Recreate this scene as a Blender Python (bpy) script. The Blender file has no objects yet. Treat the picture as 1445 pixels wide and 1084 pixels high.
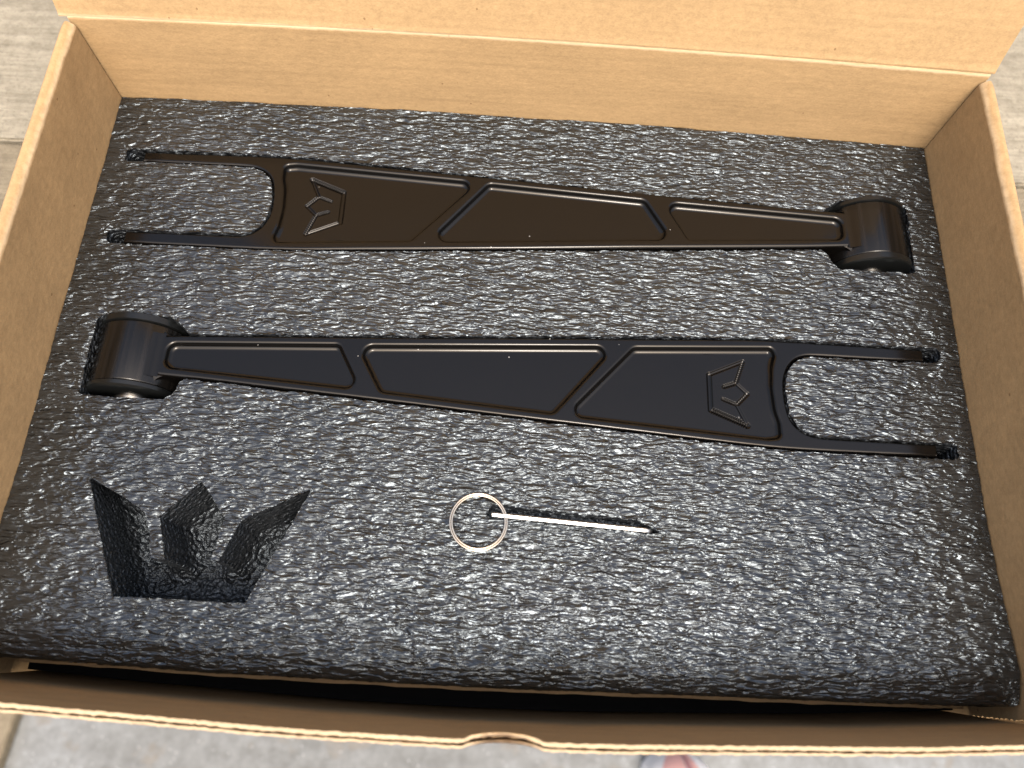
import bpy, bmesh, math, random
import numpy as np
from mathutils import Matrix, Vector
from mathutils.geometry import delaunay_2d_cdt

random.seed(4)
RNG = np.random.RandomState(11)
R = math.radians
S = bpy.context.scene
COL = S.collection
MM = 0.001

# ------------------------------------------------------------------ camera
cam = bpy.data.cameras.new('camera')
cam.sensor_width = 36.0
cam.lens = 27.03
cam.clip_start, cam.clip_end = 0.02, 100.0
cam.dof.use_dof = True
cam.dof.focus_distance = 0.372
cam.dof.aperture_fstop = 7.5
camo = bpy.data.objects.new('camera', cam)
camo.location = (-6.057 * MM, -141.634 * MM, 335.459 * MM)
camo.rotation_euler = (0.357313, -0.034814, 0.048878)
COL.objects.link(camo)
S.camera = camo

# ------------------------------------------------------------------ light
SUN_EL, SUN_AZ = 62.0, 12.0             # high, from the front (towards -y), a touch from the right
world = bpy.data.worlds.new('World')
S.world = world
world.use_nodes = True
wn = world.node_tree.nodes
bg = wn['Background']
sky = wn.new('ShaderNodeTexSky')
sky.sky_type = 'NISHITA'
sky.sun_disc = False
sky.sun_elevation = R(SUN_EL)
sky.sun_rotation = R(180 - SUN_AZ)
sky.air_density, sky.dust_density, sky.ozone_density = 1.4, 9.0, 0.6
world.node_tree.links.new(sky.outputs[0], bg.inputs['Color'])
bg.inputs['Strength'].default_value = 0.15
sun = bpy.data.lights.new('sun', 'SUN')
sun.energy = 0.9
sun.angle = R(12)
sun.color = (1.0, 0.985, 0.965)
suno = bpy.data.objects.new('sun', sun)
d = Vector((math.sin(R(SUN_AZ)) * math.cos(R(SUN_EL)), -math.cos(R(SUN_AZ)) * math.cos(R(SUN_EL)), math.sin(R(SUN_EL))))
suno.rotation_euler = d.to_track_quat('Z', 'Y').to_euler()
suno.location = d * 3
COL.objects.link(suno)
S.view_settings.view_transform = 'Standard'
S.view_settings.look = 'None'
S.view_settings.exposure = 1.08
S.view_settings.gamma = 1.0
S.cycles.use_denoising = True
S.cycles.max_bounces = 8

# ------------------------------------------------------------------ node helpers
def mat(name):
    m = bpy.data.materials.new(name)
    m.use_nodes = True
    nt = m.node_tree
    return m, nt, nt.nodes['Principled BSDF']

def N(nt, typ, **kw):
    n = nt.nodes.new(typ)
    for k, v in kw.items():
        if k in n.inputs.keys():
            n.inputs[k].default_value = v
        else:
            setattr(n, k, v)
    return n

def L(nt, a, b):
    nt.links.new(a, b)

def coords(nt, scale, rot=(0, 0, 0), out='Object'):
    tc = N(nt, 'ShaderNodeTexCoord')
    mp = N(nt, 'ShaderNodeMapping')
    mp.inputs['Scale'].default_value = scale
    mp.inputs['Rotation'].default_value = rot
    L(nt, tc.outputs[out], mp.inputs['Vector'])
    return mp.outputs['Vector']

def noise(nt, vec, scale=1.0, detail=3.0, rough=0.55, dist=0.0, typ='FBM'):
    n = N(nt, 'ShaderNodeTexNoise')
    n.noise_type = typ
    n.inputs['Scale'].default_value = scale
    n.inputs['Detail'].default_value = detail
    n.inputs['Roughness'].default_value = rough
    n.inputs['Distortion'].default_value = dist
    L(nt, vec, n.inputs['Vector'])
    return n.outputs['Fac']

def ramp(nt, fac, stops):
    r = N(nt, 'ShaderNodeValToRGB')
    e = r.color_ramp.elements
    while len(e) < len(stops):
        e.new(0.5)
    for i, (p, c) in enumerate(stops):
        e[i].position = p
        e[i].color = (*c, 1) if len(c) == 3 else c
    L(nt, fac, r.inputs['Fac'])
    return r.outputs['Color']

def math_(nt, op, a, b=0.0, c=None):
    n = N(nt, 'ShaderNodeMath', operation=op)
    for i, v in enumerate((a, b, c)):
        if v is None:
            continue
        if isinstance(v, (int, float)):
            n.inputs[i].default_value = v
        else:
            L(nt, v, n.inputs[i])
    return n.outputs[0]

def mix(nt, fac, a, b, mode='MIX'):
    n = N(nt, 'ShaderNodeMix', data_type='RGBA', blend_type=mode)
    for i, v in ((0, fac), (6, a), (7, b)):
        if isinstance(v, (int, float)):
            n.inputs[i].default_value = v
        elif isinstance(v, tuple):
            n.inputs[i].default_value = (*v, 1)
        else:
            L(nt, v, n.inputs[i])
    return n.outputs[2]

def bump(nt, h, dist, strength=1.0, prev=None):
    n = N(nt, 'ShaderNodeBump')
    n.inputs['Strength'].default_value = strength
    n.inputs['Distance'].default_value = dist
    L(nt, h, n.inputs['Height'])
    if prev is not None:
        L(nt, prev, n.inputs['Normal'])
    return n.outputs['Normal']

# ------------------------------------------------------------------ materials
def foam_skin():
    m, nt, b = mat('foam_skin')
    warp = N(nt, 'ShaderNodeTexNoise')
    warp.inputs['Scale'].default_value = 1.0
    warp.inputs['Detail'].default_value = 2.0
    L(nt, coords(nt, (90, 110, 110)), warp.inputs['Vector'])
    va = N(nt, 'ShaderNodeVectorMath', operation='MULTIPLY_ADD')
    L(nt, warp.outputs['Color'], va.inputs[0])
    va.inputs[1].default_value = (0.9, 1.1, 1.1)
    L(nt, coords(nt, (138, 520, 520)), va.inputs[2])
    v = va.outputs[0]
    n1 = noise(nt, v, 1.0, 1.6, 0.5, 0.7)
    vb = N(nt, 'ShaderNodeVectorMath', operation='MULTIPLY_ADD')
    L(nt, warp.outputs['Color'], vb.inputs[0])
    vb.inputs[1].default_value = (1.4, 1.6, 1.6)
    L(nt, coords(nt, (175, 530, 530)), vb.inputs[2])
    vo = N(nt, 'ShaderNodeTexVoronoi', feature='SMOOTH_F1')
    vo.inputs['Scale'].default_value = 1.0
    vo.inputs['Smoothness'].default_value = 0.25
    L(nt, vb.outputs[0], vo.inputs['Vector'])
    h = math_(nt, 'ADD', math_(nt, 'MULTIPLY', n1, 1.9), math_(nt, 'MULTIPLY', vo.outputs['Distance'], 0.55))
    vc = N(nt, 'ShaderNodeVectorMath', operation='MULTIPLY_ADD')
    L(nt, warp.outputs['Color'], vc.inputs[0])
    vc.inputs[1].default_value = (2.2, 2.2, 2.2)
    L(nt, coords(nt, (230, 560, 560), (0, 0, 0.12)), vc.inputs[2])
    rd = noise(nt, vc.outputs[0], 1.0, 2.0, 0.5, 0.6, 'RIDGED_MULTIFRACTAL')
    fine = noise(nt, coords(nt, (1000, 1500, 1500)), 1.0, 2.0)
    nb = bump(nt, fine, 0.00006, 0.6, bump(nt, rd, 0.00026, 1.0, bump(nt, h, 0.00108, 1.0)))
    L(nt, nb, b.inputs['Normal'])
    big = noise(nt, coords(nt, (14, 18, 18)), 1.0, 3.0)
    L(nt, ramp(nt, big, [(0.3, (0.011, 0.0108, 0.0105)), (0.7, (0.019, 0.0186, 0.0182))]), b.inputs['Base Color'])
    L(nt, ramp(nt, noise(nt, coords(nt, (60, 130, 100)), 1.0, 2.0), [(0.3, (0.19,) * 3), (0.7, (0.29,) * 3)]), b.inputs['Roughness'])
    b.inputs['Specular IOR Level'].default_value = 0.85
    b.inputs['Specular Tint'].default_value = (0.76, 0.89, 1.0, 1)  # blue of the sky put into the colour of the highlights
    return m

def foam_cut():
    m, nt, b = mat('foam_cut')
    vo = N(nt, 'ShaderNodeTexVoronoi', feature='SMOOTH_F1')
    vo.inputs['Scale'].default_value = 1.0
    vo.inputs['Smoothness'].default_value = 0.3
    L(nt, coords(nt, (330, 400, 400)), vo.inputs['Vector'])
    n = noise(nt, coords(nt, (500, 700, 700)), 1.0, 3.0)
    h = math_(nt, 'SUBTRACT', math_(nt, 'MULTIPLY', n, 0.8), vo.outputs['Distance'])
    cn = bump(nt, h, 0.0020, 1.0)
    L(nt, cn, b.inputs['Normal'])

    b.inputs['Base Color'].default_value = (0.016, 0.0172, 0.0192, 1)
    b.inputs['Roughness'].default_value = 0.3
    b.inputs['Specular IOR Level'].default_value = 1.0

    b.inputs['Specular Tint'].default_value = (0.76, 0.89, 1.0, 1)  # cut faces get the sky's cool cast coloured into their glints too

    return m

def black_metal():
    m, nt, b = mat('black_anodised_metal')
    br = noise(nt, coords(nt, (60, 2600, 400)), 1.0, 2.0)
    sm = noise(nt, coords(nt, (55, 70, 60)), 1.0, 3.0)
    vo = N(nt, 'ShaderNodeTexVoronoi', feature='F1')
    vo.inputs['Scale'].default_value = 115.0
    tc = N(nt, 'ShaderNodeTexCoord')
    L(nt, tc.outputs['Object'], vo.inputs['Vector'])
    spot = math_(nt, 'LESS_THAN', vo.outputs['Distance'], 0.030)
    L(nt, mix(nt, spot, (0.0022, 0.0019, 0.0017), (0.45, 0.44, 0.42)), b.inputs['Base Color'])
    L(nt, ramp(nt, math_(nt, 'ADD', math_(nt, 'MULTIPLY', br, 0.25), math_(nt, 'MULTIPLY', sm, 0.75)),
               [(0.3, (0.11,) * 3), (0.75, (0.19,) * 3)]), b.inputs['Roughness'])
    L(nt, bump(nt, br, 0.00001, 0.35), b.inputs['Normal'])
    b.inputs['Specular IOR Level'].default_value = 0.35
    b.inputs['Specular Tint'].default_value = (1.0, 0.97, 0.93, 1)
    return m

def turned_metal():
    """lathe lines run round the bushing, so along y nothing changes and round x they do"""
    m, nt, b = mat('black_turned_metal')
    ln = noise(nt, coords(nt, (420, 6, 200)), 1.0, 3.0, 0.7)
    L(nt, ramp(nt, ln, [(0.35, (0.002, 0.002, 0.0018)), (0.7, (0.007, 0.006, 0.0055))]), b.inputs['Base Color'])
    L(nt, ramp(nt, ln, [(0.3, (0.16,) * 3), (0.7, (0.3,) * 3)]), b.inputs['Roughness'])
    L(nt, bump(nt, ln, 0.00004, 0.35), b.inputs['Normal'])
    b.inputs['Specular IOR Level'].default_value = 0.35
    return m

def plain(name, col, rough, metal=0.0, spec=0.5):
    m, nt, b = mat(name)
    b.inputs['Base Color'].default_value = (*col, 1)
    b.inputs['Roughness'].default_value = rough
    b.inputs['Metallic'].default_value = metal
    b.inputs['Specular IOR Level'].default_value = spec
    return m, nt, b

def cardboard(name, base, fibre_scale=(260, 620, 620), crease=None):
    """crease: list of (axis, position, width) where the paper is scuffed pale along a fold"""
    m, nt, b = mat(name)
    f = noise(nt, coords(nt, fibre_scale), 1.0, 4.0, 0.65)
    f2 = noise(nt, coords(nt, (900, 1500, 1500), (0.3, 0.2, 0.6)), 1.0, 2.0, 0.6)
    cl = noise(nt, coords(nt, (22, 60, 45)), 1.0, 3.0)
    lo = tuple(c * 0.68 for c in base)
    hi = tuple(min(1, c * 1.28) for c in base)
    c1 = ramp(nt, math_(nt, 'ADD', math_(nt, 'MULTIPLY', f, 0.55), math_(nt, 'MULTIPLY', f2, 0.45)), [(0.3, lo), (0.7, hi)])
    c2 = mix(nt, 0.35, c1, ramp(nt, cl, [(0.3, tuple(c * 0.84 for c in base)), (0.7, tuple(min(1, c * 1.1) for c in base))]))
    vo = N(nt, 'ShaderNodeTexVoronoi')
    L(nt, coords(nt, (90, 60, 75), (0.2, 0.4, 0.3)), vo.inputs['Vector'])
    vo.inputs['Scale'].default_value = 1.0
    c3 = mix(nt, math_(nt, 'MULTIPLY', math_(nt, 'LESS_THAN', vo.outputs['Distance'], 0.045), 0.7), c2, (0.16, 0.09, 0.04))
    for ax, pos, w in crease or ():
        tc = N(nt, 'ShaderNodeTexCoord')
        sx = N(nt, 'ShaderNodeSeparateXYZ')
        L(nt, tc.outputs['Object'], sx.inputs[0])
        wob = math_(nt, 'MULTIPLY', math_(nt, 'SUBTRACT', noise(nt, coords(nt, (160, 160, 160)), 1.0, 3.0), 0.5), w * 1.3)
        dd = math_(nt, 'ABSOLUTE', math_(nt, 'ADD', math_(nt, 'SUBTRACT', sx.outputs[ax], pos), wob))
        k = math_(nt, 'SUBTRACT', 1.0, math_(nt, 'DIVIDE', dd, w))
        k = N(nt, 'ShaderNodeClamp').outputs[0].node
        L(nt, math_(nt, 'SUBTRACT', 1.0, math_(nt, 'DIVIDE', dd, w)), k.inputs[0])
        c3 = mix(nt, math_(nt, 'MULTIPLY', k.outputs[0], 0.42), c3, (0.74, 0.60, 0.42))
    L(nt, c3, b.inputs['Base Color'])
    b.inputs['Roughness'].default_value = 0.72
    b.inputs['Specular IOR Level'].default_value = 0.25
    wash = noise(nt, coords(nt, (5, 240, 240)), 1.0, 1.0)
    wl = noise(nt, coords(nt, (9, 330, 330)), 1.0, 2.0)
    c3 = mix(nt, ramp(nt, wl, [(0.45, (0, 0, 0)), (0.75, (0.32,) * 3)]), c3, lo)
    L(nt, c3, b.inputs['Base Color'])
    dent = noise(nt, coords(nt, (16, 20, 18)), 1.0, 3.0, 0.5)
    nb = bump(nt, f, 0.00022, 0.55, bump(nt, wash, 0.0004, 0.25, bump(nt, dent, 0.005, 0.35)))
    L(nt, nb, b.inputs['Normal'])
    return m

def weathered_wood(name, lo, hi, seed):
    m, nt, b = mat(name)
    tc = coords(nt, (3, 70, 70))
    va = N(nt, 'ShaderNodeVectorMath', operation='ADD')
    L(nt, tc, va.inputs[0])
    va.inputs[1].default_value = (seed, seed * 2.3, 0)
    g = noise(nt, va.outputs[0], 1.0, 6.0, 0.65, 1.2)
    g2 = noise(nt, coords(nt, (40, 700, 400)), 1.0, 3.0, 0.6, 0.4)
    sp = noise(nt, coords(nt, (420, 500, 500)), 1.0, 3.0, 0.7)
    mo = noise(nt, coords(nt, (95, 130, 120)), 1.0, 5.0, 0.7)
    c = ramp(nt, math_(nt, 'ADD', math_(nt, 'MULTIPLY', g, 0.32), math_(nt, 'ADD', math_(nt, 'MULTIPLY', g2, 0.28), math_(nt, 'MULTIPLY', mo, 0.4))),
             [(0.30, lo), (0.48, tuple((a + c_) / 2 for a, c_ in zip(lo, hi))), (0.62, hi)])
    c = mix(nt, ramp(nt, sp, [(0.53, (0, 0, 0)), (0.72, (0.55,) * 3)]), c, tuple(a * 0.55 for a in lo))
    # knots
    vo = N(nt, 'ShaderNodeTexVoronoi')
    L(nt, coords(nt, (9, 22, 20)), vo.inputs['Vector'])
    vo.inputs['Scale'].default_value = 1.0
    c = mix(nt, ramp(nt, vo.outputs['Distance'], [(0.05, (0.8,) * 3), (0.12, (0, 0, 0))]), c, tuple(a * 0.4 for a in lo))
    st = noise(nt, coords(nt, (7, 9, 9)), 1.0, 3.0)
    c = mix(nt, ramp(nt, st, [(0.4, (0, 0, 0)), (0.7, (0.35,) * 3)]), c, tuple(a * 0.8 for a in lo))
    L(nt, c, b.inputs['Base Color'])
    b.inputs['Roughness'].default_value = 0.8
    L(nt, bump(nt, math_(nt, 'ADD', g2, sp), 0.0008, 0.6), b.inputs['Normal'])
    return m

def concrete():
    m, nt, b = mat('concrete')
    a = noise(nt, coords(nt, (7, 7, 7)), 1.0, 6.0, 0.6)
    c = noise(nt, coords(nt, (60, 60, 60)), 1.0, 5.0, 0.65)
    col = ramp(nt, math_(nt, 'ADD', math_(nt, 'MULTIPLY', a, 0.55), math_(nt, 'MULTIPLY', c, 0.45)),
               [(0.32, (0.088, 0.09, 0.088)), (0.5, (0.15, 0.157, 0.158)), (0.68, (0.225, 0.24, 0.248))])
    st = noise(nt, coords(nt, (24, 24, 24)), 1.0, 3.0, 0.5)
    col = mix(nt, ramp(nt, st, [(0.58, (0, 0, 0)), (0.66, (0.5,) * 3)]), col, (0.15, 0.13, 0.105))
    vo = N(nt, 'ShaderNodeTexVoronoi')
    vo.inputs['Scale'].default_value = 95.0
    tc = N(nt, 'ShaderNodeTexCoord')
    L(nt, tc.outputs['Object'], vo.inputs['Vector'])
    col = mix(nt, ramp(nt, vo.outputs['Distance'], [(0.05, (0.6,) * 3), (0.16, (0, 0, 0))]), col, (0.38, 0.40, 0.41))
    L(nt, col, b.inputs['Base Color'])
    b.inputs['Roughness'].default_value = 0.7
    L(nt, bump(nt, c, 0.002, 0.4), b.inputs['Normal'])
    return m

M_SKIN, M_CUT, M_BLACK, M_TURN = foam_skin(), foam_cut(), black_metal(), turned_metal()
KRAFT = (0.375, 0.250, 0.126)
M_SIDE = cardboard('cardboard_side', KRAFT, (300, 260, 620), crease=[(2, 0.0495, 0.0016)])
M_BACK = cardboard('cardboard_back', KRAFT, (260, 620, 620), crease=[(2, 0.0528, 0.0012)])
M_LID = cardboard('cardboard_lid', KRAFT, (300, 420, 420), crease=[(2, 0.0005, 0.001)])
M_FRONT = cardboard('cardboard_front', KRAFT, (90, 620, 620))
M_EDGE = cardboard('cardboard_torn_edge', (0.50, 0.375, 0.235), (400, 400, 400))
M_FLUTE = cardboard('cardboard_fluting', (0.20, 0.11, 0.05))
M_STEEL = plain('bright_steel', (0.52, 0.515, 0.51), 0.3, 1.0)[0]
M_NICKEL = plain('nickel_ring', (0.62, 0.545, 0.44), 0.22, 1.0)[0]
M_ZINC = plain('bare_sleeve_steel', (0.72, 0.70, 0.66), 0.32, 1.0)[0]
M_CAP = plain('black_cap', (0.0045, 0.005, 0.005), 0.28, 0.0, 0.42)[0]
M_CONC = concrete()
M_GAP_SHADE = plain('gap_shade_black', (0.006, 0.006, 0.006), 0.9, 0.0, 0.1)[0]  # flat black that paints the shade at the bottom of the front gap

# ------------------------------------------------------------------ object helpers
def link_mesh(name, verts, faces, m, parent=None, smooth=True, sharp=35, mats=None, fmat=None):
    me = bpy.data.meshes.new(name)
    me.from_pydata([tuple(v) for v in verts], [], [tuple(f) for f in faces])
    me.update()
    for mm_ in (mats or [m]):
        me.materials.append(mm_)
    if fmat is not None:
        me.polygons.foreach_set('material_index', np.asarray(fmat, dtype=np.int32))
    bm = bmesh.new()
    bm.from_mesh(me)
    bmesh.ops.recalc_face_normals(bm, faces=bm.faces)
    bm.to_mesh(me)
    bm.free()
    if smooth:
        me.polygons.foreach_set('use_smooth', np.ones(len(me.polygons), dtype=bool))
        if sharp is not None:
            me.set_sharp_from_angle(angle=R(sharp))
    o = bpy.data.objects.new(name, me)
    COL.objects.link(o)
    o.parent = parent
    return o

def empty(name, loc=(0, 0, 0)):
    o = bpy.data.objects.new(name, None)
    o.empty_display_size = 0.02
    o.location = loc
    COL.objects.link(o)
    return o

def tag(o, label=None, cat=None, group=None, kind=None):
    for k, v in (('label', label), ('category', cat), ('group', group), ('kind', kind)):
        if v:
            o[k] = v
    return o

class MB:
    def __init__(s):
        s.v, s.f = [], []
    def add(s, verts, faces):
        b = len(s.v)
        s.v += [tuple(p) for p in verts]
        s.f += [tuple(i + b for i in f) for f in faces]
    def box(s, x0, x1, y0, y1, z0, z1):
        s.add([(x, y, z) for z in (z0, z1) for y in (y0, y1) for x in (x0, x1)],
              [(0, 2, 3, 1), (4, 5, 7, 6), (0, 1, 5, 4), (1, 3, 7, 5), (3, 2, 6, 7), (2, 0, 4, 6)])
    def grid(s, P):
        """P: (n, m, 3) array of points -> quads"""
        n, k = P.shape[:2]
        idx = np.arange(n * k).reshape(n, k)
        f = np.stack([idx[:-1, :-1], idx[:-1, 1:], idx[1:, 1:], idx[1:, :-1]], -1).reshape(-1, 4)
        s.add(P.reshape(-1, 3), f.tolist())
    def tube(s, path, r, seg=10, closed=False, cap=True, roll=0.0):
        path = [Vector(p) for p in path]
        n = len(path)
        rows = []
        up = Vector((0, 0, 1))
        for i, p in enumerate(path):
            a = path[(i - 1) % n] if (closed or i) else p
            c = path[(i + 1) % n] if (closed or i < n - 1) else p
            t = (c - a).normalized()
            u = t.cross(up)
            u = u.normalized() if u.length > 1e-4 else Vector((1, 0, 0))
            w = u.cross(t)
            rr = r[i] if hasattr(r, '__len__') else r
            rows.append([p + (u * math.cos(2 * math.pi * j / seg + roll) + w * math.sin(2 * math.pi * j / seg + roll)) * rr for j in range(seg)])
        vs = [q for row in rows for q in row]
        fs = []
        for i in range(n if closed else n - 1):
            for j in range(seg):
                a, b_ = i * seg, ((i + 1) % n) * seg
                fs.append((a + j, a + (j + 1) % seg, b_ + (j + 1) % seg, b_ + j))
        if cap and not closed:
            fs += [tuple(range(seg)), tuple((n - 1) * seg + j for j in range(seg))]
        s.add(vs, fs)
    def build(s, name, m, parent=None, **kw):
        return link_mesh(name, s.v, s.f, m, parent, **kw)

def vnoise(x, y, seed):
    """smooth lattice noise in -1..1 for numpy arrays"""
    g = np.random.RandomState(seed).uniform(-1, 1, (256, 256))
    xi, yi = np.floor(x).astype(int), np.floor(y).astype(int)
    fx, fy = x - xi, y - yi
    fx, fy = fx * fx * (3 - 2 * fx), fy * fy * (3 - 2 * fy)
    a, b_ = g[xi % 256, yi % 256], g[(xi + 1) % 256, yi % 256]
    c, d_ = g[xi % 256, (yi + 1) % 256], g[(xi + 1) % 256, (yi + 1) % 256]
    return (a * (1 - fx) + b_ * fx) * (1 - fy) + (c * (1 - fx) + d_ * fx) * fy

# ------------------------------------------------------------------ layout (millimetres, foam top = z 0)
W2, YB = 215.0, 133.9
Z_FLOOR_BOX = -80.0
Z_TABLE = -84.2
Z_GROUND = -800.0
A2_LOC, A2_ROT, A2_TILT = (-0.2, -1.1, -1.3), -0.003, 0.002
A1_LOC, A1_ROT, A1_TILT = (2.2, 66.3, 0.1), 3.1530, 0.0080
MAT2 = Matrix.Translation(Vector(A2_LOC)) @ Matrix.Rotation(A2_ROT, 4, 'Z') @ Matrix.Rotation(A2_TILT, 4, 'Y')
MAT1 = Matrix.Translation(Vector(A1_LOC)) @ Matrix.Rotation(A1_ROT, 4, 'Z') @ Matrix.Rotation(A1_TILT, 4, 'Y')

def front_y(x):      # foam front edge
    return np.interp(x, [-222, -207, -118, 0, 89, 149, 222], [-145.0, -145.4, -147.4, -147.8, -146.4, -146.0, -144.6])
def rim_y(x):        # inner face of the box front at its rim
    return np.interp(x, [-222, -165, -137, -71, -19, 33, 85, 143, 177, 222],
                     [-156.5, -159.5, -160.4, -162.8, -163.4, -162.9, -161.0, -158.8, -156.6, -153.5])
def back_y(x):
    return YB + 3.4 * (1 - (np.asarray(x) / W2) ** 2)

# ------------------------------------------------------------------ arm outline in its own millimetre frame
ARM_TOP = [(-168, -0.6), (-143, 1.2), (-110, 3.2), (-50, 6.7), (0, 10.0), (45, 12.7), (88, 15.2), (104, 16.3), (118, 16.9), (135, 17.1), (160, 17.0), (198.5, 16.9)]
ARM_BOT = [(198.5, -37.5), (160, -38.0), (140, -38.2), (124, -38.1), (108, -37.3), (87, -36.0), (45, -33.3), (0, -30.5), (-50, -27.2), (-80, -25.3), (-110, -23.5), (-143, -21.5), (-168, -20.4)]
FORK = [(198.5, 9.9), (160, 9.7), (143, 9.6), (139, 9.0), (135.4, 7.4), (132.4, 4.4), (130.2, 0.4), (128.9, -5), (128.8, -10.5), (129.2, -16), (130.2, -21.5), (132.2, -25.6), (135.4, -28.6), (139.6, -30.4), (144, -31.1), (160, -31.1), (198.5, -30.9)]

def smooth_poly(pts, it=2, keep=()):
    pts = [Vector((p[0], p[1])) for p in pts]
    for _ in range(it):
        q = [pts[0]]
        for a, b_ in zip(pts[:-1], pts[1:]):
            q += [a * 0.75 + b_ * 0.25, a * 0.25 + b_ * 0.75]
        q.append(pts[-1])
        pts = q
    return [tuple(p) for p in pts]

top_line = ARM_TOP[:4] + smooth_poly(ARM_TOP[4:], 2)
bot_line = smooth_poly(ARM_BOT[:8], 2) + ARM_BOT[8:]
fork_line = smooth_poly(FORK, 2)
ARM_OUT = top_line + fork_line + bot_line      # closed, clockwise

def resample(poly, step, closed=True):
    P = np.array(poly, float)
    if closed:
        P = np.vstack([P, P[:1]])
    seg = np.hypot(*np.diff(P, axis=0).T)
    t = np.r_[0, np.cumsum(seg)]
    n = max(3, int(round(t[-1] / step)))
    u = np.linspace(0, t[-1], n + (0 if closed else 1), endpoint=not closed)
    return np.c_[np.interp(u, t, P[:, 0]), np.interp(u, t, P[:, 1])]

def rounded(corners, radii, step=0.9):
    """closed polygon with rounded corners, evenly sampled"""
    C = [Vector(c) for c in corners]
    n = len(C)
    out = []
    for i in range(n):
        p, a, b_ = C[i], C[i - 1], C[(i + 1) % n]
        u, v = (a - p).normalized(), (b_ - p).normalized()
        ang = u.angle(v)
        r = radii[i] if hasattr(radii, '__len__') else radii
        t = min(r / math.tan(ang / 2), 0.48 * (a - p).length, 0.48 * (b_ - p).length)
        r2 = t * math.tan(ang / 2)
        if r2 < 0.05:
            out.append(p)
            continue
        cc = p + (u + v).normalized() * (r2 / math.sin(ang / 2))
        s0, s1 = p + u * t - cc, p + v * t - cc
        a0 = math.atan2(s0.y, s0.x)
        da = math.atan2(s1.y, s1.x) - a0
        da = (da + math.pi) % (2 * math.pi) - math.pi
        k = max(3, int(abs(da) * r2 / (step * 0.6)) + 2)
        for j in range(k + 1):
            an = a0 + da * j / k
            out.append(cc + Vector((math.cos(an), math.sin(an))) * r2)
    return resample([tuple(p) for p in out], step)

def normals_in(P):
    """inward unit normals of a closed loop"""
    t = np.roll(P, -1, 0) - np.roll(P, 1, 0)
    t /= np.hypot(*t.T)[:, None] + 1e-9
    n = np.c_[-t[:, 1], t[:, 0]]
    area = 0.5 * np.sum(P[:, 0] * np.roll(P[:, 1], -1) - np.roll(P[:, 0], -1) * P[:, 1])
    return n if area > 0 else -n

POCKETS = [
    # small, middle, large
    rounded([(-163.2, -3.3), (-82.2, 1.4), (-68.6, -22.6), (-163.2, -17.4)], [5.2, 4.0, 5.2, 5.2]),
    rounded([(-75.9, 1.4), (50.6, 9.4), (20.2, -28.6), (-61.6, -23.0)], [5.6, 5.2, 5.0, 5.0]),
    rounded([(56.6, 9.2), (124.6, 13.6), (126.6, 9.4), (124.6, 2.5), (123.9, -8), (124.7, -19), (126.4, -25), (126.6, -33.6), (119.5, -34.7), (23.2, -28.9)],
            [5.0, 3.6, 6, 20, 20, 20, 8, 4.2, 12, 5.0]),
]
SCALLOP = [(1, (50.6, 9.4), (20.2, -28.6), 0.02, 0.55), (2, (23.2, -28.9), (56.6, 9.2), 0.05, 0.52), (1, (-75.9, 1.4), (-61.6, -23.0), 0.05, 0.3)]
PROFILE = [(-0.75, 0.0), (-0.35, 0.0), (-0.05, -0.04), (0.3, -0.17), (0.62, -0.4), (0.88, -0.75), (1.05, -1.2), (1.15, -1.7), (1.35, -2.2), (1.7, -2.62), (2.15, -2.95), (2.65, -3.16), (3.05, -3.24), (3.2, -3.25), (3.45, -3.25)]
Z_POCKET = -3.25
CROWN = [((93.9, -2.2), (94.0, -19.9), 0.95, 0.0, 0), ((94.2, -2.0), (110.6, 5.7), 0.7, 0.0, 0), ((110.6, 5.7), (106.6, -5.7), 0.7, 0.5, 0),
         ((106.6, -5.7), (111.9, -10.8), 0.62, 0.0, 0), ((111.9, -10.8), (106.5, -16.6), 0.75, 0.4, 0), ((106.5, -16.6), (111.2, -26.8), 0.6, 0.0, 0),
         ((111.2, -26.8), (94.2, -20.0), 0.9, 1.0, 0), ((106.6, -5.7), (100.4, -8.0), 0.7, 0.8, 0), ((106.5, -16.6), (100.0, -14.2), 0.62, 0.9, 0)]
PATCH = (91.4, 114.6, -29.6, 8.4)
PATCH_N = (118, 192)
B_X, B_Z, B_R = -180.0, -16.3, 20.8
B_Y = (8.6, 4.5, -25.1, -28.6)
ARM_THICK = 25.0

def seg_dist(X, Y, a, b_):
    ax, ay = a
    dx, dy = b_[0] - ax, b_[1] - ay
    l2 = dx * dx + dy * dy
    t = np.clip(((X - ax) * dx + (Y - ay) * dy) / l2, 0, 1)
    return np.hypot(X - ax - t * dx, Y - ay - t * dy), t * math.sqrt(l2)

def sdf(poly, X, Y):
    """signed distance (negative inside) to a closed polygon, for flat arrays"""
    P = np.array(poly, float)
    Q = np.roll(P, -1, 0)
    best = np.full(X.shape, 1e9)
    ins = np.zeros(X.shape, bool)
    for (ax, ay), (bx, by) in zip(P, Q):
        dx, dy = bx - ax, by - ay
        l2 = dx * dx + dy * dy
        if l2 < 1e-9:
            continue
        t = np.clip(((X - ax) * dx + (Y - ay) * dy) / l2, 0, 1)
        best = np.minimum(best, (X - ax - t * dx) ** 2 + (Y - ay - t * dy) ** 2)
        c = (ay > Y) != (by > Y)
        if abs(dy) > 1e-9:
            ins ^= c & (X < dx * (Y - ay) / dy + ax)
    return np.sqrt(best) * np.where(ins, -1, 1)

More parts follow.
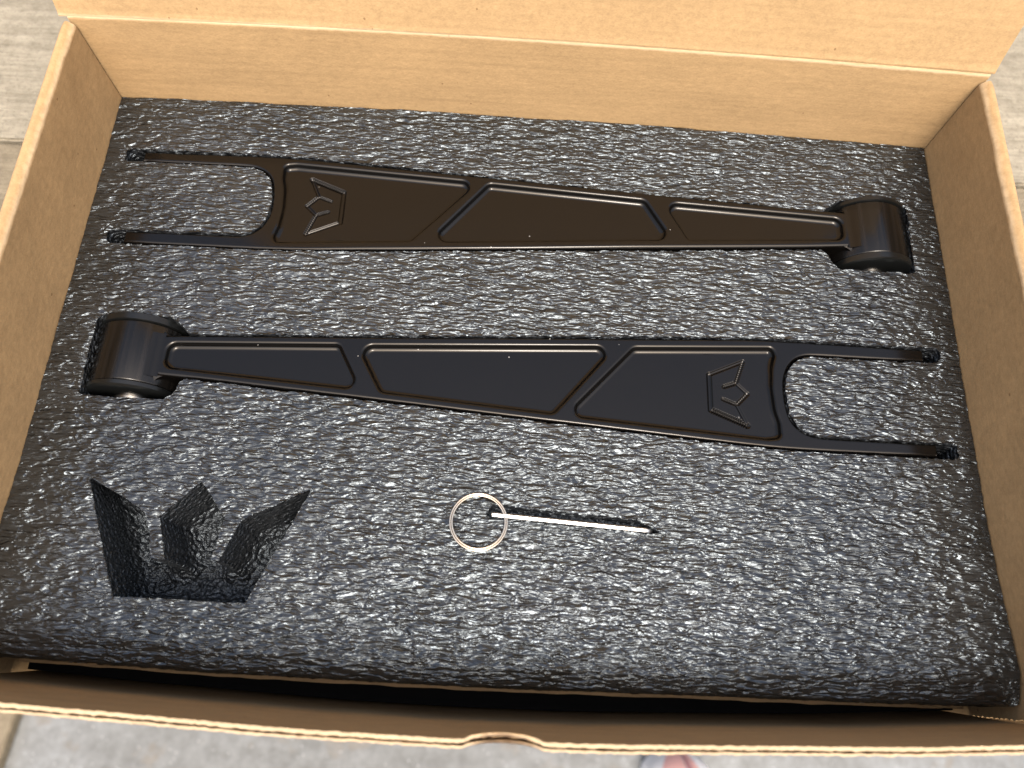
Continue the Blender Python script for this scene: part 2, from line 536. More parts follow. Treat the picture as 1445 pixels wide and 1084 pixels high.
def fill(outer, holes=()):
    """flat triangles between an outer loop and holes; returns points in metres and triangles"""
    loops = [np.asarray(outer)] + [np.asarray(h) for h in holes]
    pts = np.vstack(loops)
    edges, b = [], 0
    for lp in loops:
        n = len(lp)
        edges += [(b + i, b + (i + 1) % n) for i in range(n)]
        b += n
    vs, _, fs, ov, _, _ = delaunay_2d_cdt([Vector((p[0], p[1])) for p in pts], edges, [], 0, 1e-5)
    V = np.array([(v[0], v[1], pts[0][2]) for v in vs])
    T = np.array(fs)
    c = V[T].mean(1)
    keep = sdf(loops[0][:, :2], c[:, 0], c[:, 1]) < 0
    for h in loops[1:]:
        keep &= sdf(h[:, :2], c[:, 0], c[:, 1]) > 0
    return V * MM, T[keep].tolist()

def arm_body_mesh():
    """plate with milled pockets; metres"""
    mb = MB()
    out = resample(ARM_OUT, 1.6)
    # keep the prong corners crisp enough, round them a little
    nin = normals_in(out)
    # outer side: chamfered top edge, wall, bottom
    prof = [(1.85, 0.0), (1.4, 0.0), (1.0, -0.1), (0.45, -0.55), (0.12, -1.1), (0.0, -1.7), (0.0, -ARM_THICK + 0.8), (0.8, -ARM_THICK)]
    rows = [np.c_[out + nin * dd, np.full(len(out), z)] for dd, z in prof]
    P = np.array(rows)
    P = np.concatenate([P, P[:, :1]], 1)
    mb.grid(P * MM)
    loop_top = rows[0]
    # bottom lid
    mb.add(*fill(rows[-1]))
    holes = []
    for pi, pk in enumerate(POCKETS):
        n = normals_in(pk)
        mod = np.zeros(len(pk))
        for (k, a, b_, t0, t1) in SCALLOP:
            if k != pi:
                continue
            dist, s = seg_dist(pk[:, 0], pk[:, 1], a, b_)
            ln = math.hypot(b_[0] - a[0], b_[1] - a[1])
            on = (dist < 0.4) & (s > t0 * ln) & (s < t1 * ln)
            mod += on * np.where(np.arange(len(pk)) % 2 == 0, 1.0, -1.0)
        rows = []
        for dd, z in PROFILE:
            wgt = 0.0 if dd in (PROFILE[0][0], PROFILE[-1][0]) else 1.0
            rows.append(np.c_[pk + n * (dd + mod * 0.10 * wgt)[:, None], np.full(len(pk), z)])
        P = np.array(rows)
        P = np.concatenate([P, P[:, :1]], 1)
        mb.grid(P * MM)
        holes.append(rows[0])
        fl = rows[-1]
        if pi == 2:
            x0, x1, y0, y1 = PATCH
            ex, ey = np.linspace(x0, x1, PATCH_N[0]), np.linspace(y0, y1, PATCH_N[1])
            hole = np.vstack([np.c_[ex[:-1], ex[:-1] * 0 + y0], np.c_[ey[:-1] * 0 + x1, ey[:-1]], np.c_[ex[:0:-1], ex[:0:-1] * 0 + y1], np.c_[ey[:0:-1] * 0 + x0, ey[:0:-1]]])
            hole = np.c_[hole, np.full(len(hole), Z_POCKET)]
            mb.add(*fill(fl, [hole]))
        else:
            mb.add(*fill(fl))
    mb.add(*fill(loop_top, holes))
    return mb

def crown_mesh():
    x0, x1, y0, y1 = PATCH
    nx, ny = PATCH_N
    X, Y = np.meshgrid(np.linspace(x0, x1, nx), np.linspace(y0, y1, ny))
    Z = np.full(X.shape, 0.0)
    for a, b_, w, sc, _ in CROWN:
        dist, s = seg_dist(X, Y, a, b_)
        w *= 1.5
        ww = w * (1 + 0.3 * sc * np.sin(2 * np.pi * s / 1.15))
        dep = 0.75 * w * np.clip(1 - (dist / ww) ** 2, 0, 1) * (1 + 0.5 * sc * np.sin(2 * np.pi * s / 1.15))
        Z = np.minimum(Z, -dep)
    mb = MB()
    mb.grid(np.stack([X, Y, Z + Z_POCKET], -1) * MM)
    return mb

def ring_y(profile, xc, zc, seg=96):
    """revolve (y, r) pairs about an axis along y"""
    a = np.linspace(0, 2 * np.pi, seg + 1)
    P = np.array([np.c_[xc + r * np.cos(a), np.full(len(a), y), zc + r * np.sin(a)] for y, r in profile])
    mb = MB()
    mb.grid(P * MM)
    return mb

def make_arm():
    root = empty('suspension_arm')
    body = arm_body_mesh().build('arm_plate', M_BLACK, root, sharp=28)
    crown_mesh().build('crown_emblem', M_BLACK, body, sharp=None)
    y0, y1, y2, y3 = B_Y
    ring_y([(y1, 11), (y1, B_R - 0.5), (y1 - 0.35, B_R - 0.12), (y1 - 0.8, B_R), (y2 + 0.8, B_R), (y2 + 0.35, B_R - 0.12), (y2, B_R - 0.5), (y2, 11)], B_X, B_Z).build('bushing_housing', M_TURN, root, sharp=40)
    # fillet that runs the flat plate top and its side up into the round housing
    mb = MB()
    xf = B_X + math.sqrt(B_R ** 2 - B_Z ** 2)
    ya, yb = 0.2, -21.4
    rows = []
    for k in range(9):
        t = k / 8.0
        an = math.radians(57 - 8 * (1 - t) * 1.0)
        px = xf + 3.2 * t - 1.6 * (1 - t)
        pz = 0.004 + 1.75 * (1 - t) ** 2.2
        px = B_X + math.sqrt(max(0, (B_R + 0.02) ** 2 - (pz - B_Z) ** 2)) if k == 0 else px
        rows.append([(px, y, pz) for y in np.linspace(ya, yb, 8)])
    mb.grid(np.array(rows) * MM)
    # rounded web at the front and back flank
    for sgn, yy in ((-1, -20.6), (1, -0.6)):
        rows = []
        for k in range(9):
            a = (k / 8.0) * math.pi / 2
            r = 4.2
            fx = -160.2 - r * math.sin(a) * 1.35
            fy = yy + sgn * (r - r * math.cos(a))
            zt = -0.5 - 1.2 * (k / 8.0)
            rows.append([(fx, fy, zt + dz) for dz in (0.0, -0.5, -6, -20)])
        top = [(r_[0][0], r_[0][1] - sgn * 0.0, r_[0][2]) for r_ in rows]
        mb.grid(np.array(rows) * MM)
        cx = [(-172.0, yy - sgn * 0.5, -0.3)]
        n0 = len(mb.v)
        mb.v += [tuple(np.array(p) * MM) for p in cx + top]
        mb.f += [(n0, n0 + 1 + i, n0 + 2 + i) for i in range(len(top) - 1)]
    mb.build('weld_fillet', M_BLACK, root, sharp=50)
    ring_y([(y1 + 0.12, 9), (y1 + 0.12, B_R - 0.1), (y1 + 0.5, B_R + 0.75), (y0 - 0.7, B_R + 0.75), (y0 - 0.2, B_R + 0.1), (y0, B_R - 0.5), (y0, 9)], B_X, B_Z).build('end_cap', M_CAP, root, sharp=40)
    ring_y([(y2 - 0.12, 9), (y2 - 0.12, B_R - 0.1), (y2 - 0.5, B_R + 0.75), (y3 + 1.2, B_R + 0.75), (y3 + 0.5, B_R - 0.05), (y3, B_R - 1.0), (y3, 9)], B_X, B_Z).build('end_cap', M_CAP, root, sharp=40)
    ring_y([(y0 + 1.8, 4.5), (y0 + 1.8, 8.0), (y0 + 1.4, 8.6), (y3 - 1.6, 8.6), (y3 - 2.2, 8.0), (y3 - 2.2, 4.5), (y0 + 1.8, 4.5)], B_X, B_Z).build('bushing_sleeve', M_ZINC, root, sharp=40)
    return root

arm_far = make_arm()
def metres(Mx):
    Mx = Mx.copy()
    Mx.translation *= MM
    return Mx
arm_far.matrix_world = metres(MAT1)
tag(arm_far, 'black machined arm lying farther from the notched box front, its fork at the left', 'suspension arm', 'black machined suspension arms in the foam')
arm_near = arm_far.copy()
COL.objects.link(arm_near)
for ch in list(arm_far.children):
    c = ch.copy()
    COL.objects.link(c)
    c.parent = arm_near
    for g in ch.children:
        g2 = g.copy()
        COL.objects.link(g2)
        g2.parent = c
arm_near.matrix_world = metres(MAT2)
arm_near['label'] = 'black machined arm in the middle of the foam, its fork at the right'

# ------------------------------------------------------------------ foam insert
def xf(Mx, pts):
    return [(lambda v: (v.x, v.y))(Mx @ Vector((p[0], p[1], 0))) for p in pts]

RECESS_OUT = ([(-172, -0.6)] + ARM_TOP[1:5] + ARM_TOP[6:-1:2] + [(203.5, 16.9), (205.6, 15.5), (206, 13), (204, 10.2)] +
              FORK[1:-1] + [(204, -30.9), (206.6, -32), (206.6, -36), (204, -37.6)] + ARM_BOT[1:-1] + [(-172, -20.2)])
def recess_bush(s):
    """seen from the front of the box the cut is the same for both arms, so one of them has it turned over"""
    p = [(-197.6, 6.0), (-197.9, 5), (-196.9, -31.5), (-195.5, -32.6), (-158.5, -32.6), (-155.0, -29.8), (-153.2, -24.5), (-150, -20.5), (-150, 0.2), (-154.3, 1.6), (-157.5, 5.2), (-163.5, 8.7), (-194.5, 8.7)]
    return p if s > 0 else [(x, -20.0 - y) for x, y in p]
CROWN_CUT = [(-183.1, -70.7), (-167.4, -78.1), (-155.8, -84.7), (-152.2, -93.0), (-149.7, -103.7), (-143.4, -104.0), (-149.2, -86.1), (-134.6, -69.7), (-121.5, -85.3),
             (-124.2, -103.2), (-120.8, -103.5), (-114.3, -85.8), (-86.0, -70.4), (-106.8, -120.2), (-161.9, -120.1)]
KEY_SLOT = [(-8.8, -77.2), (-6.4, -72.7), (20, -74.3), (57, -76.0), (66, -80.2), (69.4, -81.0), (63, -82.0), (-6.6, -78.5)]

def make_foam():
    h = 0.62
    us = np.arange(-W2, W2 + 0.01, h)
    nv = int((YB + 148) / h)
    ts = np.linspace(0, 1, nv)
    U, T = np.meshgrid(us, ts)
    yf = front_y(U) + 3.6
    yb = back_y(U) - 0.6
    Y = yf + (yb - yf) * T
    bulge = np.clip((-60 - Y) / 87, 0, 1) ** 1.5 * 4.6
    X = U * (W2 + bulge - 0.3) / W2
    x, y = X.ravel().copy(), Y.ravel().copy()
    wob = 0.42 * vnoise(x / 1.9, y / 1.9, 3) + 0.35 * vnoise(x / 6.0, y / 6.0, 4)
    def recess(x, y):
        d = np.full(x.shape, 50.0)
        dep = np.zeros(x.shape)
        for sgn, Mx in ((-1, MAT1), (1, MAT2)):
            a = xf(Mx, RECESS_OUT)
            sh = [(p[0], p[1] - 1.1) for p in a]
            da = np.minimum(sdf(a, x, y), sdf(sh, x, y)) + 0.05
            db = sdf(xf(Mx, recess_bush(sgn)), x, y)
            da = np.minimum(da, db)
            dep = np.where(da < d, 38.5, dep)
            d = np.minimum(d, da)
        dc = sdf(CROWN_CUT, x, y)
        dep = np.where(dc < d, 36.0, dep)
        d = np.minimum(d, dc)
        dk = sdf(KEY_SLOT, x, y)
        dep = np.where(dk < d, 5.0, dep)
        d = np.minimum(d, dk)
        return d, dep
    d, dep = recess(x, y)
    near = np.abs(d) < 4
    crown_zone = (x < -80) & (y < -65)
    d = d + wob * np.where(crown_zone, 0.4, 0.75)
    # snap the vertices nearest to a cut onto it
    e = 0.15
    k = np.where(np.abs(d) < 0.62 * h)[0]
    def dd_(x, y):
        w = 0.42 * vnoise(x / 1.9, y / 1.9, 3) + 0.35 * vnoise(x / 6.0, y / 6.0, 4)
        cz = (x < -80) & (y < -65)
        return recess(x, y)[0] + w * np.where(cz, 0.4, 0.75)
    gx = (dd_(x[k] + e, y[k]) - dd_(x[k] - e, y[k])) / (2 * e)
    gy = (dd_(x[k], y[k] + e) - dd_(x[k], y[k] - e)) / (2 * e)
    gl = gx * gx + gy * gy + 1e-6
    st = np.clip(d[k] / gl, -0.6 * h, 0.6 * h)
    x[k] -= st * gx
    y[k] -= st * gy
    snapped = np.zeros(x.shape, bool)
    snapped[k] = True
    inside = (d < 0) & ~snapped
    # relief of the skin
    rel = (0.26 * vnoise(x / 5.5 + 0.3 * vnoise(x / 9, y / 7, 8), y / 1.5 + 0.9 * vnoise(x / 8, y / 6, 7), 5)
           + 0.30 * vnoise(x / 11 + 7, y / 3.6, 6) + 0.5 * vnoise(x / 60, y / 45, 9))
    lip = np.interp(x, [-222, -203.6, -116.8, -64.6, 0, 86.6, 205, 222], [-134.6, -135.3, -138.6, -140.4, -140.5, -139.0, -132.6, -131.5]) - y
    lip = lip + 0.6 * vnoise(x / 7, y / 9, 12)
    sag = -0.5 * (np.sqrt(lip * lip + 0.25) + lip) / 2
    z = rel + sag
    z = np.where(~inside & (d < 2.0) & (d >= 0), z - 0.35 * np.exp(-np.clip(d, 0, 9) / 0.7), z)
    flo = 0.9 * vnoise(x / 3.0, y / 2.4, 21) + 0.6 * vnoise(x / 1.5, y / 1.4, 22)
    # foot of the crown's walls curved into its floor, shaped to catch sun
    foot = np.where(crown_zone, 13.0 * np.exp(np.minimum(d, 0) / 2.6), 0.0)
    z = np.where(inside, -dep + flo + foot, z)
    n_u = len(us)
    G = np.stack([x, y, z], -1).reshape(nv, n_u, 3)
    fl_in = inside.reshape(nv, n_u)
    # front face rows, rounded over
    rows = []
    xr = G[0, :, 0]
    for j, (oy, oz) in enumerate([(-0.9, -0.6), (-1.8, -1.25), (-2.6, -2.0), (-3.2, -3.0), (-3.6, -4.4)] + [(-3.7 - 0.01 * q, -4.4 - q) for q in np.arange(1.4, 31.0, 1.4)]):
        jig = 0.45 * vnoise(xr / 4.5, np.full_like(xr, oz / 1.7), 31) + 0.3 * vnoise(xr / 1.8, np.full_like(xr, oz / 1.1), 32)
        und = 0.9 * vnoise(xr / 70, np.full_like(xr, 3.3), 33)
        rows.append(np.stack([xr, G[0, :, 1] + oy + jig + 0.0 * und, G[0, :, 2] + oz + 0.35 * vnoise(xr / 3.0, np.full_like(xr, oz), 34)], -1))
    G = np.concatenate([np.array(rows[::-1]), G], 0)
    fl_in = np.concatenate([np.zeros((len(rows), n_u), bool), fl_in], 0)
    nf = len(rows)
    # back and side skirts
    b1 = G[-1:].copy(); b1[..., 1] += 0.4; b1[..., 2] -= 1.0
    b2 = b1.copy(); b2[..., 2] = -38.6
    G = np.concatenate([G, b1, b2], 0)
    fl_in = np.concatenate([fl_in, np.zeros((2, n_u), bool)], 0)
    def skirt(colm, s):
        ed = 0.35 * vnoise(colm[:, 1] / 1.7, colm[:, 1] * 0, 41)
        c1 = colm.copy(); c1[:, 0] += s * (0.25 + ed); c1[:, 2] -= 0.8
        c2 = c1.copy(); c2[:, 2] = np.minimum(c1[:, 2], -38.6)
        return c1[:, None], c2[:, None]
    l1, l2 = skirt(G[:, 0], -1)
    r1, r2 = skirt(G[:, -1], 1)
    G = np.concatenate([l2, l1, G, r1, r2], 1)
    pad = np.zeros((G.shape[0], 2), bool)
    fl_in = np.concatenate([pad, fl_in, pad], 1)
    n, m = G.shape[:2]
    idx = np.arange(n * m).reshape(n, m)
    F = np.stack([idx[:-1, :-1], idx[:-1, 1:], idx[1:, 1:], idx[1:, :-1]], -1).reshape(-1, 4)
    fi = fl_in.ravel()[F].any(1)
    me = bpy.data.meshes.new('foam_insert')
    me.vertices.add(n * m)
    me.vertices.foreach_set('co', (G.reshape(-1, 3) * MM).ravel())
    me.loops.add(F.size)
    me.loops.foreach_set('vertex_index', F.ravel().astype(np.int32))
    me.polygons.add(len(F))
    me.polygons.foreach_set('loop_start', np.arange(0, F.size, 4, dtype=np.int32))
    me.materials.append(M_SKIN)
    me.materials.append(M_CUT)
    me.polygons.foreach_set('material_index', fi.astype(np.int32))
    me.polygons.foreach_set('use_smooth', np.ones(len(F), bool))
    me.update(calc_edges=True)
    me.validate()
    me.set_sharp_from_angle(angle=R(62))
    o = bpy.data.objects.new('foam_insert', me)
    COL.objects.link(o)
    return o
tag(make_foam(), 'dark grey crinkled foam insert with cut-outs, filling the cardboard box', 'foam insert')

# ------------------------------------------------------------------ hex key and split ring
def make_key():
    root = empty('hex_key')
    a, b_ = Vector((-6.4, -77.5, 0.75)), Vector((63.2, -80.75, 0.35))
    t = (b_ - a).normalized()
    # long leg, then a short bend going down into the foam slit
    path = [a, a + t * 0.25, a + (b_ - a) * 0.5, b_ - t * 2.5]
    r = [0.85, 1.12, 1.12, 1.12]
    for k in range(1, 7):
        an = k / 6 * math.pi / 2
        path.append(b_ - t * 2.5 + t * (3.0 * math.sin(an)) + Vector((0, 0, -3.0 * (1 - math.cos(an)))))
        r.append(1.12)
    path.append(path[-1] + Vector((0, 0, -1.4)))
    r.append(1.12)
    mb = MB()
    mb.tube([p * MM for p in path], [q * MM for q in r], 6, roll=R(-16))
    # turn the hexagon so that a flat lies on top
    mb.build('key_shank', M_STEEL, root, smooth=True, sharp=25)
    return root
tag(make_key(), 'thin bright steel hex key lying in a narrow slot of the foam', 'hex key')

def make_ring():
    root = empty('split_ring')
    c = Vector((-11.9, -81.2, 1.5))
    for i, z0 in enumerate((0.0, 0.12)):
        pts = []
        for k in range(96):
            an = k / 96 * 2 * math.pi
            rr = 12.4 - 0.86 * i
            tilt = -0.035 * rr * math.cos(an)
            pts.append((c + Vector((rr * math.cos(an), rr * math.sin(an), z0 + tilt + (0.25 * math.sin(an / 2) if i else 0)))) * MM)
        mb = MB()
        mb.tube(pts, 0.46 * MM, 10, closed=True)
        mb.build('wire_coil', M_NICKEL, root, sharp=None)
    return root
tag(make_ring(), 'pale double-coil metal ring looped round the end of the thin key', 'key ring')

# ------------------------------------------------------------------ cardboard box
box = tag(empty('cardboard_box', (0, 0, Z_TABLE * MM)), 'open brown corrugated cardboard box with its lid raised at the back', 'box')
box.location = (0, 0, 0)

mb = MB()
mb.box(-0.2195, 0.2195, -0.1575, 0.1385, Z_TABLE * MM + 0.0002, Z_FLOOR_BOX * MM)
mb.build('base_panel', M_FRONT, box, smooth=False)

def side_panel(s):
    """outer wall and its rolled-over top, then the inner flap with its cut front end"""
    ys = np.r_[np.linspace(-156.5, 132.9, 120)]
    prof = [(219.9, Z_TABLE + 0.3), (219.9, 10), (219.9, 47.5), (219.75, 50.6), (219.3, 51.7), (218.6, 52.0), (217.6, 51.7), (216.4, 50.9), (215.6, 50.1), (215.15, 49.2), (215.02, 48.0)]
    rows = []
    for y in ys:
        bul = 4.9 * max(0.0, min(1.0, (-60 - y) / 87)) ** 1.5
        lip = 0.0
        if y > 127:
            lip = (y - 127) / 6.0
        row = []
        for (px, pz) in prof:
            w = 0.25 * float(vnoise(np.array(y / 14.0), np.array(pz / 9.0), 51 + (s > 0)))
            row.append((s * (px + bul + w * (pz < 50)), y, pz - lip ** 2 * 0.9 * (pz > 48)))
        rows.append(row)
    mb = MB()
    P = np.array(rows)
    mb.grid(P * MM)
    # thickness of the outer wall
    P2 = P[:, :3].copy()
    P2[..., 0] -= s * 2.6
    mb.grid(P2[:, ::-1] * MM)
    sp = mb.build('side_panel', M_SIDE, box, sharp=60)
    # inner flap
    zs = np.linspace(-44.0, 48.2, 150)
    rows = []
    for i, y in enumerate(np.r_[(-150.3 if s > 0 else -155.5), np.linspace(-149, 132.6, 110), 132.9]):
        bul = 4.9 * max(0.0, min(1.0, (-60 - y) / 87)) ** 1.5
        yy = y + (0.55 * np.abs(((zs / 3.4) % 1.0) - 0.5) * 2 + 0.25 * vnoise(zs / 2.0, zs * 0, 52) if i == 0 else 0 * zs)
        x = 215.0 + bul + 0.30 * vnoise(zs / 30, zs * 0 + y / 40, 53 + (s > 0)) * np.clip((48 - zs) / 10, 0, 1)
        rows.append(np.stack([s * x, yy + 0 * zs, zs], -1))
    A = np.array(rows)
    Bk = A.copy()
    Bk[..., 0] += s * 2.2
    mb = MB()
    mb.grid(A * MM)
    mb.grid(Bk[::-1] * MM)
    mb.grid(np.stack([A[0], Bk[0]], 0) * MM)
    mb.grid(np.stack([A[-1], Bk[-1]], 0)[:, ::-1] * MM)
    mb.build('inner_flap', M_SIDE, sp, sharp=50)
side_panel(-1)
side_panel(1)

def spacer():
    xs = np.linspace(-214.5, 214.5, 200)
    yf = front_y(xs) - 2.4 + 0.25 * vnoise(xs / 9, xs * 0, 45)
    rows = []
    for y, z in ((None, -42.0), (0, -42.0), (0, -39.2), (None, -39.2)):
        rows.append(np.stack([xs, np.full_like(xs, 132.0) if y is None else yf, np.full_like(xs, z)], -1))
    mb = MB()
    mb.grid(np.array(rows) * MM)
    mb.grid(np.array([rows[0], rows[3]])[::-1] * MM)
    for x, y0 in ((-214, 0), (214, 0), (-70, 0), (70, 0)):      # folded feet that hold the layer up
        mb.box((x - 1.3) * MM, (x + 1.3) * MM, -0.12, 0.12, -0.0532, -0.0422)
    tag(mb.build('cardboard_spacer', M_FRONT, sharp=40), 'brown cardboard layer under the foam, a thin edge showing along the box front', 'spacer')
spacer()
mb = MB()  # added block under the foam, black so the front gap reads as deep shade
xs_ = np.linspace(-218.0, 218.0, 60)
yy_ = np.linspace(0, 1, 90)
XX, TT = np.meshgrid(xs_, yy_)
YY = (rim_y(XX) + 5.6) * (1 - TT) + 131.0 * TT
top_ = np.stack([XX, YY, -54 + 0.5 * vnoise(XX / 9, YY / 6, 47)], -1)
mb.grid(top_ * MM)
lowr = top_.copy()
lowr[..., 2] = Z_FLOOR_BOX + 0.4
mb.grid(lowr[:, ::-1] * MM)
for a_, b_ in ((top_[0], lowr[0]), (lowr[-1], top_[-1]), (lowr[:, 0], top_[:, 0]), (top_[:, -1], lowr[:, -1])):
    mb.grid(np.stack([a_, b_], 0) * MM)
tag(mb.build('gap_shade_block', M_GAP_SHADE, sharp=40), 'added black block standing for the deep shade in the gap behind the box front', 'shade block')

def back_panel():
    xs = np.linspace(-217.5, 217.6, 160)
    prof = [(3.0, Z_TABLE + 0.3), (3.0, 52.0), (2.4, 53.6), (1.2, 54.0), (0.5, 53.7), (0.15, 53.0), (0, 52.0), (0, 20), (0, Z_FLOOR_BOX + 0.2)]
    rows = []
    for x in xs:
        yb = float(back_y(x)) if abs(x) < W2 else YB
        rows.append([(x, yb + oy + 0.15 * float(vnoise(np.array(x / 25), np.array(oz / 20), 61)), oz - 0.4 * (oz > 40) * (1 - (x / 215) ** 2) * 0 + (-0.9 if oz > 40 and x < 0 else 0) * abs(x) / 215) for oy, oz in prof])
    mb = MB()
    mb.grid(np.array(rows) * MM)
    mb.build('back_panel', M_BACK, box, sharp=60)
back_panel()

def lid():
    """hinged on the back panel's top fold and leaning away"""
    a = R(17)
    ln = 285.0
    us = np.linspace(-1, 1, 120)
    vs = np.r_[0, 0.6, 1.2, 2.2, 4, np.linspace(8, ln, 60)]
    A, Bk = [], []
    for v in vs:
        ra, rb = [], []
        for u in us:
            x = (-221.2 - 0.02 * v) if u < 0 else (218.9 + 0.01 * v)
            x = abs(u) * x
            bow = float(back_y(u * W2)) - YB
            bow *= math.exp(-v / 160)
            n = 0.35 * float(vnoise(np.array(u * 6 + 9), np.array(v / 40), 71)) * min(1, v / 10)
            rid = 0.35 * math.exp(-((v - 0.9) / 0.7) ** 2)
            zz = (52.7 + 0.8 * u) if True else 0
            p = np.array([x, YB + bow + 0.4 + v * math.sin(a), zz + 0.6 + v * math.cos(a)])
            nn = np.array([0, -math.cos(a), math.sin(a)])
            ra.append(p + nn * (n + rid))
            rb.append(p + nn * (n - 2.8))
        A.append(ra); Bk.append(rb)
    A, Bk = np.array(A), np.array(Bk)
    o0 = np.array([0, YB, 52.7])
    mb = MB()
    Ri = Matrix.Rotation(0, 3, 'X')
    for G in (A, Bk[:, ::-1]):
        mb.grid((G - o0) * MM)
    for e1, e2 in ((A[:, 0], Bk[:, 0]), (Bk[:, -1], A[:, -1]), (Bk[0], A[0]), (A[-1], Bk[-1])):
        mb.grid((np.stack([e1, e2], 0) - o0) * MM)
    o = mb.build('lid', M_LID, box, sharp=50)
    o.location = tuple(o0 * MM)
lid()

def front_panel():
    xs = np.linspace(-219, 219, 440)
    bumpx = np.clip(1 - ((xs - 2.0) / 13.5) ** 2, 0, 1) ** 0.75
    ry = rim_y(xs)
    k = np.ones(15) / 15
    ry = np.convolve(np.pad(ry, 7, mode='edge'), k, mode='valid')
    def sheet(off, thick, ztop, seed, jag, m, name, parent):
        zs = np.r_[Z_FLOOR_BOX + 0.3, -20, 0, 20, 36, 42, 46, 49, 51]
        rows = []
        for z in zs:
            w = np.clip((z - 30) / 22, 0, 1)
            rows.append(np.stack([xs, ry + (52 - z) * 0.043 + 2.3 * bumpx * w - off + 0.25 * vnoise(xs / 30, xs * 0 + z / 15, seed), np.full_like(xs, z)], -1))
        tj = ztop - 2.2 * bumpx + jag * vnoise(xs / 1.6, xs * 0, seed + 1) + 0.6 * jag * vnoise(xs / 5, xs * 0, seed + 2)
        yj = 0.16 * vnoise(xs / 1.3, xs * 0 + 5, seed + 3)
        rim = np.stack([xs, ry + 2.3 * bumpx - off + yj, tj], -1)
        A = np.array(rows + [rim])
        Bk = A.copy()
        Bk[..., 1] -= thick
        Bk[-1, :, 1] += 0.2 * vnoise(xs / 1.1, xs * 0 + 9, seed + 4)
        mb = MB()
        mb.grid(A * MM)
        mb.grid(Bk[:, ::-1] * MM)
        fm = [0] * len(mb.f)
        mb.grid(np.stack([A[-1], Bk[-1]], 0) * MM)
        fm += [1] * (len(mb.f) - len(fm))
        return mb.build(name, m, parent, sharp=50, mats=[m, M_EDGE], fmat=fm)
    fp = sheet(0.0, 1.25, 52.0, 81, 0.28, M_FRONT, 'front_panel', box)
    sheet(2.05, 0.75, 51.7, 91, 0.35, M_FRONT, 'outer_liner', fp)
    # fluting between the two liners
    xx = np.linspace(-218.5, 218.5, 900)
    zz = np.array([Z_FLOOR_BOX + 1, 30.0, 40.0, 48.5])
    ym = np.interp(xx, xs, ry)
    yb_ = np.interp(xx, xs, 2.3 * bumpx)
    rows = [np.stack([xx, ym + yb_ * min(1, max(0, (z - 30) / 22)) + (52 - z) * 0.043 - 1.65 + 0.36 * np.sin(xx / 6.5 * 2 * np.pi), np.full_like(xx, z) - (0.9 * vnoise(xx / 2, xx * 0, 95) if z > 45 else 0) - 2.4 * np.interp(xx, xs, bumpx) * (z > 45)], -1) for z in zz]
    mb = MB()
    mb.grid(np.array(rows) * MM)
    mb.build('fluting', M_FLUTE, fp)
front_panel()

# ------------------------------------------------------------------ table of weathered planks
table = tag(empty('wooden_table', (0, 0.15, Z_GROUND * MM)), 'weathered pale plank table the cardboard box stands on', 'table')
table.rotation_euler = (0, 0, R(1.25))
def child_box(name, m, x0, x1, y0, y1, z0, z1, parent, bev=0.0015):
    """millimetres in world, minus the parent's origin"""
    mb = MB()
    o = np.array([0, 150, Z_GROUND])
    mb.box(*(np.array([x0, x1, y0, y1, z0, z1]) - np.array([o[0], o[0], o[1], o[1], o[2], o[2]])) * MM)
    ob = mb.build(name, m, parent, smooth=False)
    bm = bmesh.new(); bm.from_mesh(ob.data)
    bmesh.ops.bevel(bm, geom=bm.edges[:], offset=bev, segments=2, affect='EDGES')
    bm.to_mesh(ob.data); bm.free()
    return ob
WOODS = [weathered_wood('weathered_plank', (0.095, 0.074, 0.045), (0.265, 0.222, 0.152), 1.0),
         weathered_wood('bleached_plank', (0.125, 0.105, 0.072), (0.36, 0.322, 0.245), 4.7)]
for i, (y0, y1) in enumerate([(-162, 4), (6.5, 168.2), (170.4, 332), (334.5, 500)]):
    child_box('plank', WOODS[i // 2 % 2], -620, 620, y0, y1, Z_TABLE - 28, Z_TABLE, table)
for y0 in (-110, 420):
    child_box('rail', WOODS[0], -560, 560, y0, y0 + 30, Z_TABLE - 100, Z_TABLE - 28.2, table)
for lx in (-590, 530):
    for ly in (-108, 388):
        child_box('leg', WOODS[0], lx, lx + 60, ly, ly + 60, Z_GROUND + 0.5, Z_TABLE - 28.2, table)

# ------------------------------------------------------------------ ground
mb = MB()
mb.grid(np.stack(np.meshgrid(np.linspace(-20, 20, 9), np.linspace(-20, 20, 9)) + [np.full((9, 9), Z_GROUND * MM)], -1))
tag(mb.build('concrete_floor', M_CONC, smooth=False), 'grey mottled concrete floor under the table', kind='structure')

mb = MB()
mb.box(-0.09, 0.0, -0.6, 0.6, 0, 0.02)
brd = mb.build('floor_board', WOODS[0], smooth=False)
brd.location = (-0.622, -0.30, Z_GROUND * MM + 0.0005)
brd.rotation_euler = (0, 0, R(-6))
bm = bmesh.new(); bm.from_mesh(brd.data)
bmesh.ops.bevel(bm, geom=bm.edges[:], offset=0.002, segments=2, affect='EDGES')
bm.to_mesh(brd.data); bm.free()
tag(brd, 'pale wooden board on the concrete floor, just visible past the box corner', 'board')

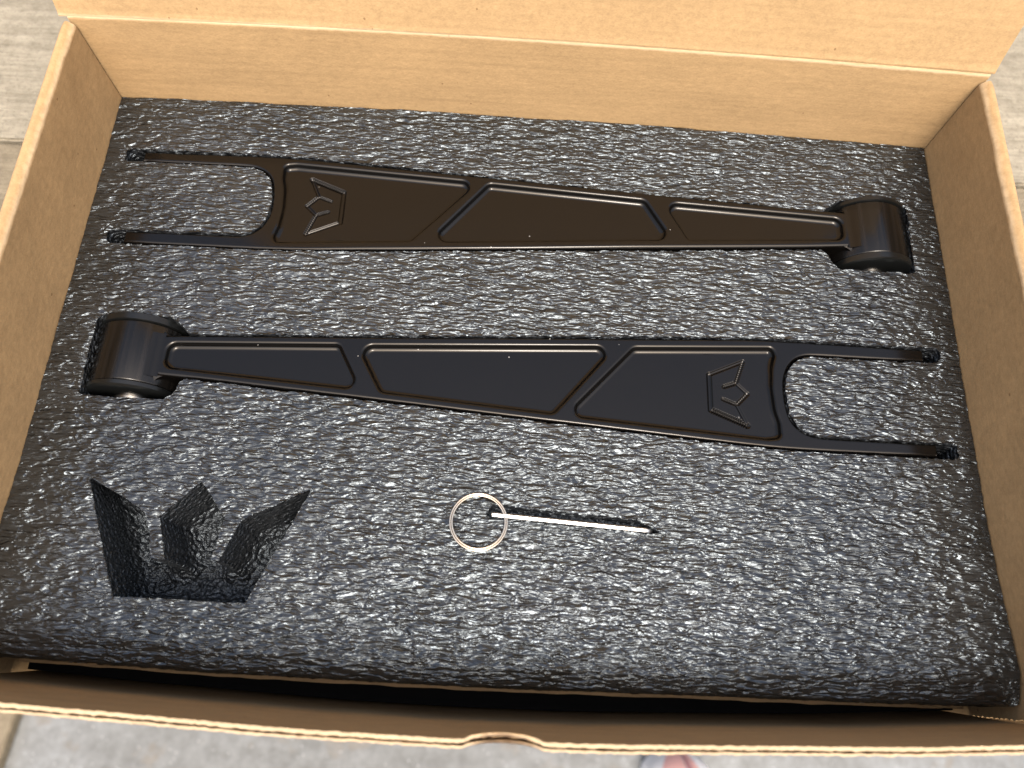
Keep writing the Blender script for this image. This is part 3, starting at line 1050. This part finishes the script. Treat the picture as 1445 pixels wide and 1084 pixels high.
# ------------------------------------------------------------------ shoe (only its toe shows below the box front)
def make_shoe():
    root = empty('shoe', (0.250, -0.222, Z_GROUND * MM + 0.0005))
    root.rotation_euler = (0, 0, R(4))
    white = plain('white_rubber', (0.78, 0.75, 0.76), 0.5)[0]
    pink = plain('pink_fabric', (0.72, 0.40, 0.37), 0.8)[0]
    mauve = plain('mauve_fabric', (0.42, 0.20, 0.21), 0.85)[0]
    def half(y):   # half width along the length, toe at y = 0
        t = -y / 0.27
        return 0.040 * min(1, (t / 0.09) ** 0.5 if t < 0.09 else 1) * (1 - 0.28 * max(0, min(1, (t - 0.35) / 0.3)) + 0.12 * max(0, (t - 0.7) / 0.3)) * (1 if t < 0.94 else max(0.3, 1 - ((t - 0.94) / 0.06) ** 2 * 0.6))
    ys = -np.r_[0.0004, 0.003, 0.007, 0.013, np.linspace(0.022, 0.27, 30)]
    def shell(hz, k0, a0, a1, lift, na=20):
        rows = []
        for y in ys:
            t = -y / 0.27
            h = hz(t)
            rows.append([(half(y) * k0 * math.cos(a), y, lift + h * math.sin(a) ** 0.8) for a in np.linspace(a0, a1, na)])
        return np.array(rows)
    hz = lambda t: 0.052 * min(1, (t / 0.10) ** 0.6) * (1 + 0.6 * max(0, min(1, (t - 0.3) / 0.25)))
    mb = MB()
    rows = []
    for y in ys:
        w = half(y) * 1.02 + 0.001
        rows.append([(-w, y, 0), (-w, y, 0.024), (-w * 0.94, y, 0.027), (w * 0.94, y, 0.027), (w, y, 0.024), (w, y, 0), (-w, y, 0)])
    mb.grid(np.array(rows))
    mb.build('sole', white, root, sharp=40)
    mb = MB(); mb.grid(shell(hz, 1.0, 0.0, math.pi, 0.0268)); mb.build('upper', white, root, sharp=None)
    mb = MB(); mb.grid(shell(lambda t: hz(t) + 0.0015, 0.99, math.radians(86), math.radians(132), 0.0268)); mb.build('toe_panel', pink, root, sharp=None)
    mb = MB(); mb.grid(shell(lambda t: hz(t) + 0.0022, 0.99, math.radians(72), math.radians(84), 0.0268)); mb.build('seam_strip', mauve, root, sharp=None)
    mb = MB(); mb.grid(shell(lambda t: hz(t) + 0.0015, 0.99, math.radians(58), math.radians(71), 0.0268)); mb.build('toe_panel', pink, root, sharp=None)
    return root
tag(make_shoe(), 'pink and white shoe toe on the concrete floor beyond the box front', 'shoe')
